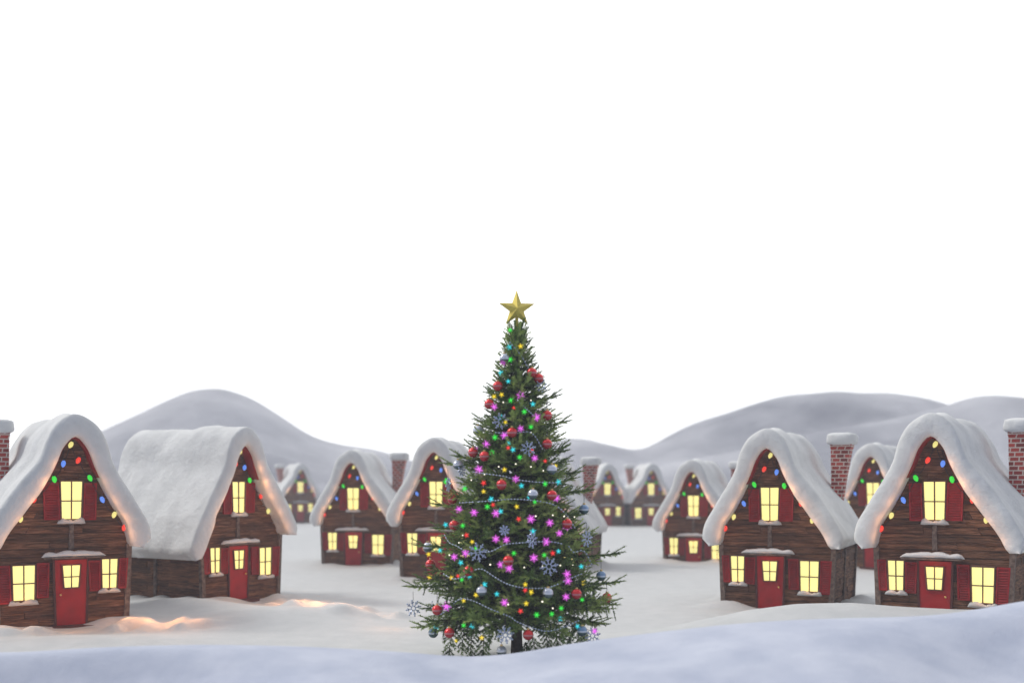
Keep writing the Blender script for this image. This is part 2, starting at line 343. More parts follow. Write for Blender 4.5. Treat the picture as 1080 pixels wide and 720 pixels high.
def cottage(mirror, low=False):
    global O_, I_, OUT, INN
    keep = (O_, I_, OUT, INN)
    if low:
        OUT = [(-2.52, 1.62), (-2.38, 2.1)] + OUT[1:]; INN = [(-2.02, 1.45), (-1.78, 1.95), (-1.62, 2.3)] + INN[1:]; O_, I_ = resample(OUT, NP), resample(INN, NP)
    rr = random.Random(3)
    P = dict(mirror=mirror)
    root = empty('snowy_cottage')
    # -- walls: a core shell plus individual boards
    for side in range(4):
        mb = MB()
        zs = list(np.arange(-.35, 5.3, .215))
        if side in (0, 2):
            y = 0 if side == 0 else LEN; sg = -1 if side == 0 else 1
            zz = np.linspace(-.4, 5.4, 30)
            L_ = [(wall_x(z)[0], y - sg * .12, z) for z in zz]; Rr = [(wall_x(z)[1], y - sg * .12, z) for z in zz]
            L2 = [(a, y - sg * .02, c) for a, b, c in L_]; R2 = [(a, y - sg * .02, c) for a, b, c in Rr]
            n = len(zz); v = L_ + Rr + L2 + R2; f = []
            for i in range(n - 1):
                f += [(i, n + i, n + i + 1, i + 1), (2 * n + i, 2 * n + i + 1, 3 * n + i + 1, 3 * n + i), (i, i + 1, 2 * n + i + 1, 2 * n + i), (n + i, 3 * n + i, 3 * n + i + 1, n + i + 1)]
            mb.add(v, f, .1)
            for z in zs:
                h = .198; a0, a1 = wall_x(z); b0, b1 = wall_x(min(z + h, 5.36))
                cuts = [0] + sorted(rr.uniform(.15, .85) for _ in range(rr.choice([1, 1, 2]))) + [1]
                for k in range(len(cuts) - 1):
                    c0, c1 = cuts[k] + (.003 if k else 0), cuts[k + 1]
                    th = rr.uniform(.02, .06); j0, j1 = rr.uniform(-.012, .012), rr.uniform(-.012, .012); t = rr.random()
                    ya, yb = y + sg * .01, y + sg * th; yt = y + sg * (th - .015)
                    X = lambda p, q, c: p + (q - p) * c
                    mb.hexa([(X(a0, a1, c0), ya, z + j0), (X(a0, a1, c1), ya, z + j1), (X(a0, a1, c1), yb, z + j1), (X(a0, a1, c0), yb, z + j0),
                             (X(b0, b1, c0), ya, z + h + j0), (X(b0, b1, c1), ya, z + h + j1), (X(b0, b1, c1), yt, z + h + j1), (X(b0, b1, c0), yt, z + h + j0)], t)
            mb.build('front_wall' if side == 0 else 'back_wall', M['wood'], root, mirror=mirror, tones=True)
        else:
            sg = 1 if side == 1 else -1; W = WR if side == 1 else WL
            def wx(z, o): return lean(W, z) + sg * o
            mb.hexa([(wx(-.4, -.12), .1, -.4), (wx(-.4, -.12), LEN - .1, -.4), (wx(-.4, -.02), LEN - .1, -.4), (wx(-.4, -.02), .1, -.4),
                     (wx(2.5, -.12), .1, 2.6), (wx(2.5, -.12), LEN - .1, 2.6), (wx(2.5, -.02), LEN - .1, 2.6), (wx(2.5, -.02), .1, 2.6)], .1)
            for z in [q for q in zs if q < 2.5]:
                h = .205; cuts = [.0] + sorted(rr.uniform(.2, .8) for _ in range(rr.choice([1, 2]))) + [1]
                for k in range(len(cuts) - 1):
                    y0, y1 = .02 + cuts[k] * (LEN - .04) + (.01 if k else 0), .02 + cuts[k + 1] * (LEN - .04)
                    th = rr.uniform(.02, .06); t = rr.random()
                    mb.hexa([(wx(z, .0), y0, z), (wx(z, .0), y1, z), (wx(z, th), y1, z), (wx(z, th), y0, z),
                             (wx(z + h, .0), y0, z + h), (wx(z + h, .0), y1, z + h), (wx(z + h, th - .015), y1, z + h), (wx(z + h, th - .015), y0, z + h)], t)
            mb.build('side_wall', M['wood'], root, mirror=mirror, tones=True)
    # -- corner posts and the middle stud
    for (W, y) in ((WL, 0), (WR, 0), (WL, LEN), (WR, LEN)):
        mb = MB(); s = .075; o = .035 * (1 if W > 0 else -1); oy = -.035 if y == 0 else .035
        mb.trap(lean(W, -.4) + o - s, lean(W, -.4) + o + s, W + o - s, W + o + s, y + oy - s, y + oy + s, -.4, 2.3)
        mb.build('corner_post', M['post'], root, mirror=mirror)
    mb = MB(); mb.trap(-.06, .08, -.05, .06, -.095, -.02, 2.2, 2.98); mb.build('wall_stud', M['post'], root, mirror=mirror)
    for W, sg in ((WL, -1), (WR, 1)):
        mb = MB(); mb.hexa([(lean(W, -.4) - .0 + sg * .02, 2.35, -.4), (lean(W, -.4) + sg * .09, 2.35, -.4), (lean(W, -.4) + sg * .09, 2.47, -.4), (lean(W, -.4) + sg * .02, 2.47, -.4),
                            (W + sg * .02, 2.2, 2.4), (W + sg * .09, 2.2, 2.4), (W + sg * .09, 2.32, 2.4), (W + sg * .02, 2.32, 2.4)])
        mb.build('wall_stud', M['post'], root, mirror=mirror)
    # -- roof slab (red lining, shows under the peak) and its snow
    mb = MB(); c = np.array([0.1, 3.0]); prof_i, prof_o = [], []
    sel = [k for k in range(NP) if I_[k][1] > 2.25]
    for k in sel:
        t = I_[min(k + 1, NP - 1)] - I_[max(k - 1, 0)]; n = np.array([t[1], -t[0]]); n /= np.linalg.norm(n)     # points inward/down
        w = .085 * float(smooth01(3.9, 4.5, I_[k][1])) - .05
        prof_i.append(I_[k] + n * w); prof_o.append(I_[k] - n * .12)
    m = len(sel); v = []; f = []
    for y in (-.40, LEN + .25):
        v += [(p[0], y, p[1]) for p in prof_i] + [(p[0], y, p[1]) for p in prof_o]
    for i in range(m - 1):
        f += [(i, i + 1, m + i + 1, m + i), (2 * m + i, 3 * m + i, 3 * m + i + 1, 2 * m + i + 1), (i, 2 * m + i, 2 * m + i + 1, i + 1), (m + i, m + i + 1, 3 * m + i + 1, 3 * m + i)]
    f += [(0, m, 3 * m, 2 * m), (m - 1, 3 * m - 1, 4 * m - 1, 2 * m - 1)]
    mb.add(v, f); roof = mb.build('roof', M['redroof'], root, mirror=mirror)
    # snow shell
    C_ = (O_ + I_) / 2; D_ = (O_ - I_) / 2
    seg = np.hypot(*np.diff(C_, axis=0).T); arc = np.concatenate([[0], np.cumsum(seg)]); tot = arc[-1]
    endf = []
    for a in arc:
        d = min(a, tot - a); r = .22; endf.append(math.sqrt(max(0, 1 - (max(0, r - d) / r) ** 2)) if d < r else 1)
    y0, y1 = -.64, LEN + .42
    rows = [(y0 + .15 * (1 - math.cos(a)), math.sin(a) ** .75 if a else 0) for a in np.linspace(0, math.pi / 2, 10)]
    rows += [(y, 1) for y in np.linspace(y0 + .15, y1 - .55, 34)[1:-1]]
    rows += [(y1 - .55 * (1 - math.sin(a)), math.cos(a) ** .7 if a < 1.57 else 0) for a in np.linspace(0, math.pi / 2, 9)]
    v = []; f = []; K = 2 * NP
    for (y, s) in rows:
        for side in (1, -1):
            idx = range(NP) if side == 1 else range(NP - 1, -1, -1)
            for k in idx:
                q = C_[k] + D_[k] * side * s * endf[k]
                if side == 1:
                    dn = D_[k] / (np.linalg.norm(D_[k]) + 1e-6)
                    bump = .14 * fbm(q[0] * .6, y * .7, q[1] * .5 + 4, 2) + .02 * fbm(q[0] * 2.5, y * 2.5, q[1] * 2.2, 2)
                    edge = float(smooth01(.12, 1.7, y - y0))
                    bump += .07 * max(0, math.sin(y * 1.35 + q[1] * .8 + 1.2)) * edge
                    q = q + dn * (bump * (.3 + .7 * edge) + .03 * math.sin(min(1, (y - y0) / .15) * 1.57)) * endf[k] * s
                    yy = y
                else:
                    b2 = .02 * fbm(q[0] * 2, y * 2, 9, 2); q = q + np.array([b2, b2]) * s; yy = y
                wig = .05 * fbm(k * .11, 3.3, 7) * (1 if y < 1 else -1)
                v.append((q[0], yy + wig, q[1]))
    for r in range(len(rows) - 1):
        for k in range(K): f.append((r * K + k, r * K + (k + 1) % K, (r + 1) * K + (k + 1) % K, (r + 1) * K + k))
    sn = mesh_obj('roof_snow', v, f, M['roofsnow'], roof, True, mirror)
    # -- chimney
    mb = MB(); cx, cy = (1.28 if mirror else 1.58), 3.2
    lv = [(2.9, .15), (4.4, .235), (5.45, .325), (5.5, .35), (5.6, .35)]
    for i in range(len(lv) - 1):
        (z0, r0), (z1, r1) = lv[i], lv[i + 1]; o0, o1 = (z0 - 3) * .085, (z1 - 3) * .085
        mb.hexa([(cx + o0 + a * r0, cy + b * r0, z0) for a, b in ((-1, -1), (1, -1), (1, 1), (-1, 1))] + [(cx + o1 + a * r1, cy + b * r1, z1) for a, b in ((-1, -1), (1, -1), (1, 1), (-1, 1))])
    ch = mb.build('chimney', M['brick'], root, mirror=mirror)
    mb = MB()
    def cap(p):
        e = .5; s = Vector([math.copysign(abs(a / .5) ** e * .5, a) for a in p]); n_ = fbm(p.x * 5, p.y * 5, p.z * 5) * .05
        return Vector((s.x * 1.0 * (1 + n_), s.y * 1.0 * (1 + n_), s.z * .44 * (1 + n_) ))
    mb.ball((cx + .22, cy, 5.78), .5, 24, 14, fn=cap); mb.build('chimney_snow', M['roofsnow'], ch, True, mirror)
    # -- windows
    def lump(mb, x0, x1, y0, y1, z, h, seed):      # snow lying on a ledge
        nx, ny = 18, 8; v = []; f = []
        for i in range(nx + 1):
            u = i / nx; ex = math.sqrt(max(0, 1 - (2 * u - 1) ** 6)); 
            hh = h * (.65 + .5 * fbm(u * 3.1, seed, 0)) * ex; w = (.8 + .25 * fbm(u * 2.7, seed, 5)) * max(ex, .05)
            for k in range(ny):
                a = 2 * math.pi * k / ny; yc = (y0 + y1) / 2
                v.append((x0 + (x1 - x0) * u, yc + math.cos(a) * (y1 - y0) / 2 * w, z + hh * .5 + math.sin(a) * hh * .6))
        for i in range(nx):
            for k in range(ny): f.append((i * ny + k, i * ny + (k + 1) % ny, (i + 1) * ny + (k + 1) % ny, (i + 1) * ny + k))
        f += [tuple(range(ny)), tuple(nx * ny + k for k in reversed(range(ny)))]
        mb.add(v, f)
    def window(xb0, xb1, xt0, xt1, z0, z1, par, y=-.085, bar=.035, sill=True, seed=1.0, nm='window', flat=False):
        mb = MB(); X0 = lambda z: xb0 + (xt0 - xb0) * (z - z0) / (z1 - z0); X1 = lambda z: xb1 + (xt1 - xb1) * (z - z0) / (z1 - z0)
        b = bar; ya, yb = y - .045, -.01
        mb.trap(X0(z0) - b, X0(z0), X0(z1) - b, X0(z1), ya, yb, z0 - b, z1 + b)
        mb.trap(X1(z0), X1(z0) + b, X1(z1), X1(z1) + b, ya, yb, z0 - b, z1 + b)
        mb.box(X0(z0), X1(z0), ya + .004, yb, z0 - b, z0); mb.box(X0(z1), X1(z1), ya + .004, yb, z1, z1 + b)
        xm0, xm1 = (X0(z0) + X1(z0)) / 2, (X0(z1) + X1(z1)) / 2; zm = z0 + (z1 - z0) * .48; hb = bar * .45
        mb.trap(xm0 - hb, xm0 + hb, xm1 - hb, xm1 + hb, ya + .008, y + .02, z0, z1)
        mb.box(X0(zm), X1(zm), ya + .012, y + .02, zm - hb, zm + hb)
        w = mb.build(nm, M['frame'], par, mirror=mirror)
        mb = MB(); mb.trap(X0(z0) + .001, X1(z0) - .001, X0(z1) + .001, X1(z1) - .001, y, y + .015, z0 + .001, z1 - .001); mb.build('door_pane' if flat else 'pane', M['pane'], par if flat else w, mirror=mirror)
        if sill:
            mb = MB(); lump(mb, xb0 - .12, xb1 + .14, -.24, -.03, z0 - .13, .17, seed); mb.build('sill_snow', M['snow'], w, True, mirror)
        return w
    def shutter(xb0, xb1, xt0, xt1, z0, z1, dz0=0, dz1=0):      # dz: how far the outer edge drops
        mb = MB(); y0, y1 = -.10, -.055; n = 13; b = .04
        X = lambda u, w: (xb0 + (xb1 - xb0) * u) * (1 - w) + (xt0 + (xt1 - xt0) * u) * w
        mb.trap(xb0, xb1, xt0, xt1, -.075, y1, z0, z1)
        mb.trap(xb0, xb0 + b, xt0, xt0 + b, y0 - .02, -.074, z0, z1); mb.trap(xb1 - b, xb1, xt1 - b, xt1, y0 - .02, -.074, z0, z1)
        mb.trap(xb0 + b, xb1 - b, xb0 + b, xb1 - b, y0 - .018, -.074, z0, z0 + b * 1.2) ; mb.trap(xt0 + b, xt1 - b, xt0 + b, xt1 - b, y0 - .018, -.074, z1 - b * 1.2, z1)
        for i in range(n):
            w0 = .07 + .86 * i / n; w1 = w0 + .86 / n * .62; za, zb = z0 + (z1 - z0) * w0, z0 + (z1 - z0) * w1
            ua, ub = X(0, w0) + b, X(1, w0) - b
            mb.hexa([(ua, -.118, za), (ub, -.118, za), (ub, -.076, za + .004), (ua, -.076, za + .004), (ua, -.095, zb), (ub, -.095, zb), (ub, -.076, zb), (ua, -.076, zb)])
        return mb.build('shutter', M['shutter'], root, mirror=mirror)
    window(-.24, .27, -.28, .30, 3.06, 4.12, root, seed=1.3)
    shutter(-.66, -.30, -.68, -.33, 3.02, 4.08); shutter(.31, .74, .35, .78, 3.04, 4.10)
    window(-1.22, -.84, -1.26, -.82, 1.05, 1.88, root, seed=4.1)
    shutter(-1.50, -1.27, -1.56, -1.31, 1.02, 1.90); shutter(-.78, -.48, -.78, -.45, .98, 1.86)
    window(1.0, 1.53, .98, 1.56, .82, 1.78, root, seed=7.7)
    shutter(.62, .94, .60, .93, .86, 1.84); shutter(1.58, 1.90, 1.62, 1.97, .74, 1.80)
    # -- door
    mb = MB(); mb.trap(-.37, .40, -.41, .46, -.09, -.03, .04, 1.90); door = mb.build('door', M['door'], root, mirror=mirror)
    mb = MB(); mb.trap(-.43, -.372, -.47, -.412, -.11, -.02, .0, 1.94); mb.trap(.402, .46, .462, .52, -.11, -.02, .0, 1.94); mb.build('door_frame', M['step'], door, mirror=mirror)
    window(-.17, .20, -.22, .25, 1.12, 1.74, door, y=-.105, bar=.03, sill=False, nm='window_frame', flat=True)
    mb = MB(); mb.ball((.31, -.14, .92), .035); mb.build('handle', M['brass'], door, True, mirror)
    mb = MB(); mb.trap(-.48, .56, -.52, .58, -.55, -.02, -.2, .06); mb.build('step', M['step'], root, mirror=mirror)
    # -- awning board and its snow
    mb = MB(); mb.hexa([(-.84, -.40, 1.955), (.78, -.40, 1.955), (.78, -.02, 1.99), (-.84, -.02, 1.99), (-.84, -.40, 1.995), (.78, -.40, 1.995), (.78, -.02, 2.03), (-.84, -.02, 2.03)])
    aw = mb.build('awning', M['post'], root, mirror=mirror)
    mb = MB(); lump(mb, -.90, .84, -.46, -.05, 2.0, .19, 2.2); mb.build('awning_snow', M['roofsnow'], aw, True, mirror)
    O_, I_, OUT, INN = keep
    return root
BULBS = [('left', [(.04, 5.16, 'yellow'), (-.16, 4.72, 'red'), (-.48, 4.22, 'green'), (-.82, 3.60, 'blue'), (-1.15, 3.16, 'yellow'), (-1.43, 2.78, 'red')]),
         ('right', [(.04, 5.16, None), (.24, 4.62, 'blue'), (.48, 4.18, 'green'), (1.01, 3.62, 'red'), (1.36, 3.08, 'yellow')])]
def light_string(mirror):
    root = empty('house_light_string')
    mb = MB()
    for _, pts in BULBS:
        P = []
        for i in range(len(pts) - 1):
            a, b = pts[i], pts[i + 1]
            for k in range(6):
                t = k / 6; P.append((a[0] + (b[0] - a[0]) * t, -.13, a[1] + .06 + (b[1] - a[1]) * t - .10 * math.sin(math.pi * t)))
        P.append((pts[-1][0], -.13, pts[-1][1] + .06)); mb.tube(P, .011, 5)
    mb.build('cable', M['wire'], root, mirror=mirror)
    rr = random.Random(2)
    for _, pts in BULBS:
        for (x, z, c) in pts:
            if not c: continue
            mb = MB(); mb.ball((0, 0, 0), .082, 10, 8, sc=(.8, .8, 1.25), fn=lambda p: Vector((p.x * (1.1 - .35 * (-p.z / .1)) if p.z < 0 else p.x, p.y, p.z)))
            o = mb.build('light_bulb', M['bulb_' + c], root, True, mirror)
            o.location = ((-x if mirror else x), -.15, z); o.rotation_euler = (0, rr.uniform(-.5, .5), 0); o['label'] = f'{c} lit bulb'
            so = MB(); so.tube([(0, 0, .07), (0, 0, .14)], .026, 6); so.build('socket', M['wire'], o, mirror=mirror)
    return root
def kids(o, allobjs): return [c for c in allobjs if c.parent == o]
def copy_tree(o):
    allobjs = list(COL.objects)
    r = o.copy(); COL.objects.link(r)
    for ch in kids(o, allobjs):
        c = ch.copy(); COL.objects.link(c); c.parent = r
        for g in kids(ch, allobjs):
            d = g.copy(); COL.objects.link(d); d.parent = c
    return r
WARM = (1.0, .42, .16)
def lamp(name, loc, power, rad=.06, col=WARM):
    l = bpy.data.lights.new(name, 'POINT'); l.energy = power; l.color = col; l.shadow_soft_size = rad
    o = bpy.data.objects.new(name, l); COL.objects.link(o); o.location = loc; return o
PROTO = {'low': [cottage(False, True), light_string(False), False]}
for mir in (False, True): PROTO[mir] = [cottage(mir), light_string(mir), False]
# peak column, peak row, base row, mirrored, turn, label, lights label
HOUSES = [
    (80, 438, 660, True, 12, 'largest cottage at the left edge, its chimney cut off by the frame', 'coloured bulbs strung on the gable of the leftmost cottage'),
    (262, 451, 633, False, -43, 'cottage turned sideways with its long snowy roof slope facing us', 'coloured bulbs on the gable of the sideways turned cottage'),
    (370, 475, 601, False, 12, 'hazy cottage with a brick chimney left of the fir, beyond an open patch of snow', 'faded coloured bulbs on the chimney cottage left of the fir'),
    (457, 462, 608, False, 12, 'cottage whose right half hides behind the left branches of the fir', 'coloured bulbs on the cottage half hidden by the fir branches'),
    (569, 480, 614, False, 12, 'cottage mostly hidden behind the fir, only its right eave and chimney showing', 'bulbs on the cottage mostly hidden behind the fir'),
    (318, 489, 550, True, 12, 'tiny pale far cottage on the left half, peeping over the snow', 'tiny faded bulbs on the far cottage left of the fir'),
    (642, 489, 555, True, 12, 'small faded far cottage directly right of the brick chimney behind the fir', 'tiny faded bulbs on the far cottage nearer the fir'),
    (688, 489, 555, True, 12, 'small faded far cottage on the right with its own thin chimney', 'tiny faded bulbs on the far cottage with a thin chimney'),
    (729, 485, 605, False, 12, 'dark cottage set back on the right, partly behind a nearer roof eave', 'coloured bulbs on the dark set back cottage right of the fir'),
    (808, 453, 648, False, 12, 'near cottage with brick chimney, second from the right edge, behind a snow bank', 'coloured bulbs on the near cottage second from the right edge'),
    (918, 468, 599, False, 12, 'cottage squeezed between the chimney and roof of two nearer ones at right', 'bulbs on the cottage squeezed between two nearer right ones'),
    (981, 437, 663, False, 12, 'largest cottage on the right with tall brick chimney at the frame edge', 'coloured bulbs strung on the gable of the rightmost cottage'),
]
HG = 'wooden cottages with thick snow on their roofs'; LG = 'strings of coloured bulbs on the cottage gables'
for (px, py, by, mir, turn, lab, lab2) in HOUSES:
    s = by - py; d = F * 6.0 / s; az = math.atan2((px - CX) / F, 1)
    rz = -az - R(turn) * (-1 if mir else 1)
    z = CAMZ - (by - HY) / F * d
    off = Matrix.Rotation(rz, 3, 'Z') @ Vector((0, -.6, 0))
    X = (px - CX) / F * (d + off.y); loc = (X - off.x, d, z)
    p = PROTO['low' if turn < 0 else mir]
    if not p[2]: h, l = p[0], p[1]; p[2] = True
    else: h, l = copy_tree(p[0]), copy_tree(p[1])
    for o in (h, l): o.location = loc; o.rotation_euler = (0, 0, rz)
    tag(h, lab, 'cottage', HG); tag(l, lab2, 'string lights', LG)
    mat = Matrix.Translation(loc) @ Matrix.Rotation(rz, 4, 'Z')
    sx = -1 if mir else 1
    near = s > 100
    for (lx, lz, pw) in (((-1.36, 2.55, 1.3), (-1.22, 3.0, 1.5), (-.95, 3.5, 1.1), (-.66, 4.05, .7), (-.32, 4.75, .35), (1.72, 2.5, .9), (1.38, 2.98, 1.2), (1.02, 3.52, 1.6), (.72, 4.02, 2.2), (.45, 4.55, 1.2)) if near else ((-1.0, 3.3, 3.0), (1.2, 3.2, 3.0))):
        lamp('eave_fill_glow', mat @ Vector((lx * sx, -.74, lz)), pw * 1.5, .12)  # added lamps in front of the eaves, warming the snow rim
    if near:
        for (lx, lz, pw) in ((.0, 2.98, 1.0), (-1.05, 1.0, 1.0), (1.27, .78, 1.2)):
            lamp('window_glow', mat @ Vector((lx * sx, -.36, lz + .12)), pw, .05)
        lamp('door_glow', mat @ Vector((0.0, -.5, 1.75)), 3.0, .08)
for (x, y, z, p_) in ((-10.9, 31.0, .5, 5), (-10.2, 30.8, .5, 6), (-9.5, 30.6, .5, 6), (-8.8, 30.4, .6, 4), (-14.2, 29.8, .6, 4), (-13.2, 29.7, .6, 3), (-11.9, 29.9, .5, 3),
                    (-7.6, 36.9, .5, 7), (-7.0, 36.1, .5, 9), (-6.3, 35.3, .5, 8), (-5.6, 34.5, .5, 7), (-4.9, 33.8, .5, 6), (-4.3, 33.2, .6, 4), (-8.8, 36.3, .7, 4), (-3.4, 30.5, .6, 3)):
    lamp('path_fill_glow', (x, y, z + .05), p_ * 2.0, .15)  # added lamps without any fitting, for a warm glow on the trails

# ------------------------------------------------------------------ the fir
TY = 26.0; TX = (545 - CX) / F * TY; TB = CAMZ - (691 - HY) / F * TY
def z_of(py, d=TY): return CAMZ - (py - HY) / F * d
RZ = [(345, .05), (352, .08), (370, .18), (400, .47), (440, .84), (475, 1.12), (500, 1.38), (530, 1.62), (580, 1.95), (620, 2.20), (645, 2.20), (662, 2.05), (672, 1.2)]
RZ_z = np.array([z_of(a) for a, b in RZ])[::-1]; RZ_r = np.array([b for a, b in RZ])[::-1]
def Rt(z): return float(np.interp(z, RZ_z, RZ_r))
tree = empty('decorated_fir_tree', (TX, TY, 0)); tag(tree, 'tall decorated fir with a gold star, standing in snow at the centre', 'fir tree')
def frond_template(L, rs):
    """needles along a twig lying on +x; returns (n,3,3) triangles and tip tone"""
    r = np.random.default_rng(rs); tri = []; n = int(L / .0125)
    for i in range(n):
        u = (i + r.uniform(-.3, .3)) / n; x = u * L
        for a in (r.normal(0, .35), math.pi + r.normal(0, .35)) + ((math.pi / 2 + r.normal(0, .6),) if i % 2 == 0 else ()):
            ln = (.082 - .026 * u ** 2) * r.uniform(.75, 1.15) * min(1, .55 + L)
            fw = r.uniform(.35, .85)      # forward lean
            d = np.array([math.sin(fw), math.cos(fw) * math.cos(a), math.cos(fw) * math.sin(a) * .8 + .08])
            d /= np.linalg.norm(d); w = np.cross(d, r.normal(0, 1, 3)); w /= np.linalg.norm(w); w *= .0115
            b = np.array([x, 0, 0]); tri.append([b - w, b + w * 1.0, b + d * ln])
    for k in range(12):
        d = np.array([1, r.normal(0, .75), r.normal(0, .6)]); d /= np.linalg.norm(d); w = np.cross(d, [0, 0, 1]) * .008; b = np.array([L, 0, 0]); tri.append([b - w, b + w, b + d * .07])
    return np.array(tri)
TPL = [(L, [frond_template(L, 100 * i + j) for j in range(4)]) for i, L in enumerate((.16, .26, .38, .52))]
tris, tones = [], []
def frond(p, d, up, L, tone):
    i = min(range(4), key=lambda q: abs(TPL[q][0] - L)); T = random.choice(TPL[i][1]); sc = L / TPL[i][0]
    d = d / np.linalg.norm(d); s = np.cross(up, d); s /= np.linalg.norm(s) + 1e-9; u = np.cross(d, s)
    Mx = np.stack([d * sc, s, u]); tris.append(T @ Mx + p); tones.append(np.full((len(T) * 3), tone))
limb = MB()
UP = np.array([0, 0, 1.0])
def branch(zb, phi, ln, elev, droop, dens=1.0, narrow=False):
    c, s = math.cos(phi), math.sin(phi); out = np.array([c, s, 0]); n = max(4, int(ln / .12)); pts = []
    p = np.array([0, 0, zb]); e = elev; bend = random.uniform(-.25, .25)
    step = ln / n
    for i in range(n + 1):
        pts.append(p.copy()); t = i / n
        ee = e - droop * math.sin(t * math.pi * .75) + .30 * t * t
        a = phi + bend * t; p = p + np.array([math.cos(a) * math.cos(ee), math.sin(a) * math.cos(ee), math.sin(ee)]) * step
    limb.tube([tuple(q) for q in pts], [max(.006, .028 * (ln / 2) ** .7 * (1 - .85 * i / n)) for i in range(n + 1)], 4)
    bt = random.uniform(.15, .85)
    s0 = .18 * ln
    if narrow:
        bt = random.uniform(.35, .6)
        for i in range(n // 3, n): frond(pts[i], pts[i + 1] - pts[i], UP, .26, bt); frond(pts[i], pts[i + 1] - pts[i], UP + np.array([.5, .5, 0]), .16, bt)
    k = 0; x = s0
    while x < ln:
        i = min(n - 1, int(x / step)); f = x / step - i; q = pts[i] * (1 - f) + pts[i + 1] * f; d = pts[i + 1] - pts[i]; d /= np.linalg.norm(d)
        sd = np.cross(UP, d); sd /= np.linalg.norm(sd); sg = 1 if k % 2 else -1
        ang = random.uniform(.7, 1.1); L = (.17 if narrow and x > .55 * ln else min(.50, .15 + .40 * (ln - x))) * random.uniform(.75, 1.1)
        dd = d * math.cos(ang) + sd * sg * math.sin(ang) + UP * random.uniform(-.34, .06)
        frond(q, dd, UP + sd * random.uniform(-.4, .4), L, np.clip(bt + random.uniform(-.3, .3) + .8 * x / ln - .45, 0, 1))  # older inner needles darker, with the crown's inner shadow put into their tone
        if random.random() < .35: frond(q, d * .5 + sd * sg * .3 + UP * random.uniform(.3, .7), -d + UP * .2, min(L, .3), np.clip(bt + .15, 0, 1))
        if random.random() < .22 and ln > 1 and zb < 2.6 and not narrow: frond(q, d * .25 + sd * sg * .2 - UP, d, random.uniform(.2, .38), np.clip(bt - .15, 0, 1))
        x += random.uniform(.052, .085) / dens; k += 1
    d = pts[-1] - pts[-2]; frond(pts[-1] - d * .5, d, UP, .26, min(1, bt + .2)); frond(pts[-2], d + UP * .05, UP, .38, min(1, bt + .15))
TOP = z_of(349)
zb = z_of(636)
while zb < TOP - .1:
    h = (zb - TB) / (TOP - TB)
    r = Rt(zb + (.10 if h < .6 else .05)); circ = 5 + r * 3.4
    elev = -.12 + .45 * h ** 1.6; droop = .26 * (1 - h)
    ph0 = random.uniform(0, 6.28)
    nb = int(round(circ))
    for k in range(nb):
        ln = r * (random.uniform(.70, .95) if random.random() < .85 else random.uniform(.95, 1.12 if h < .5 else 1.02))
        branch(zb + random.uniform(-.08, .08), ph0 + 6.283 * k / nb + random.uniform(-.3, .3), max(.12, ln), elev + random.uniform(-.12, .12), droop + random.uniform(-.06, .1))
    zb += .155 - .06 * h
# leader tip
for k in range(26):
    z = TOP - .62 + k * .025; a = random.uniform(0, 6.28); frond(np.array([0, 0, z]), np.array([math.cos(a) * .5, math.sin(a) * .5, .8]), np.array([-math.sin(a), math.cos(a), .1]), .16 if k > 14 else .22, random.uniform(.3, .9))
# long single boughs that break the outline (column, row of tip, side)
for (px, py, lift) in ((430, 616, 0), (654, 586, .12), (654, 612, .06), (634, 632, 0), (460, 560, 0), (470, 492, .1), (480, 484, .15), (596, 447, .2), (586, 420, .25), (612, 500, .12), (622, 520, .1), (455, 610, 0), (447, 655, -.1), (640, 658, -.1), (462, 662, -.15), (448, 640, -.05), (628, 655, -.2), (600, 672, -.3), (492, 668, -.25), (636, 640, -.1), (470, 650, -.1), (596, 478, .2), (440, 578, .05), (458, 535, .1)):
    z = z_of(py); x = (px - 545) / F * TY; ln = abs(x); ph = (0 if x > 0 else math.pi) + random.uniform(-.25, .05) * (1 if x > 0 else -1)
    e = .0; branch(z - lift * ln + .12 * ln * (1 if py < 600 else .6), ph, ln * .97, lift - .02, .22, 1.1, True)
# hanging sprays under the lowest tier
for (px, py, L) in ((474, 690, .75), (496, 694, .85), (510, 690, .6), (566, 690, .55), (578, 686, .7), (556, 690, .4), (600, 676, .5), (612, 678, .6), (626, 684, .9), (488, 684, .6), (588, 684, .5)):
    x = (px - 545) / F * TY; z = z_of(py); y = -random.uniform(.1, .9)
    tipd = np.array([np.sign(x) * random.uniform(.05, .25) + (.8 if px == 626 else 0), -.1, -1.0]); tipd /= np.linalg.norm(tipd); p0 = np.array([x, y, z]) - tipd * L
    limb.tube([tuple(p0), tuple(p0 + tipd * L)], [.012, .005], 4)
    side = np.array([0, -1, .1]); n = int(L / .055)
    for k in range(n):
        q = p0 + tipd * L * k / n; sg = 1 if k % 2 else -1; a = random.uniform(.5, .85)
        dd = tipd * math.cos(a) + np.array([sg * math.sin(a), random.uniform(-.3, .3), 0]); frond(q, dd, side, (.24 - .14 * k / n) * random.uniform(.8, 1.2), random.uniform(.1, .7))
    frond(p0 + tipd * (L - .2), tipd, side, .26, random.uniform(.2, .7))
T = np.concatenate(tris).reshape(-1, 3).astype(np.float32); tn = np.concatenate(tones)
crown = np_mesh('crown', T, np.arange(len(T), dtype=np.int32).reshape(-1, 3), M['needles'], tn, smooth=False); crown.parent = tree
print('needles', len(T) // 3)
mb = MB(); mb.tube([(0, 0, TB - .4), (0, 0, TB + .6), (.02, 0, 2.5), (0, 0, 5), (0, 0, TOP)], [.17, .13, .11, .06, .02], 10); trunk = mb.build('trunk', M['bark'], tree, True)
limb.build('limbs', M['bark'], tree)

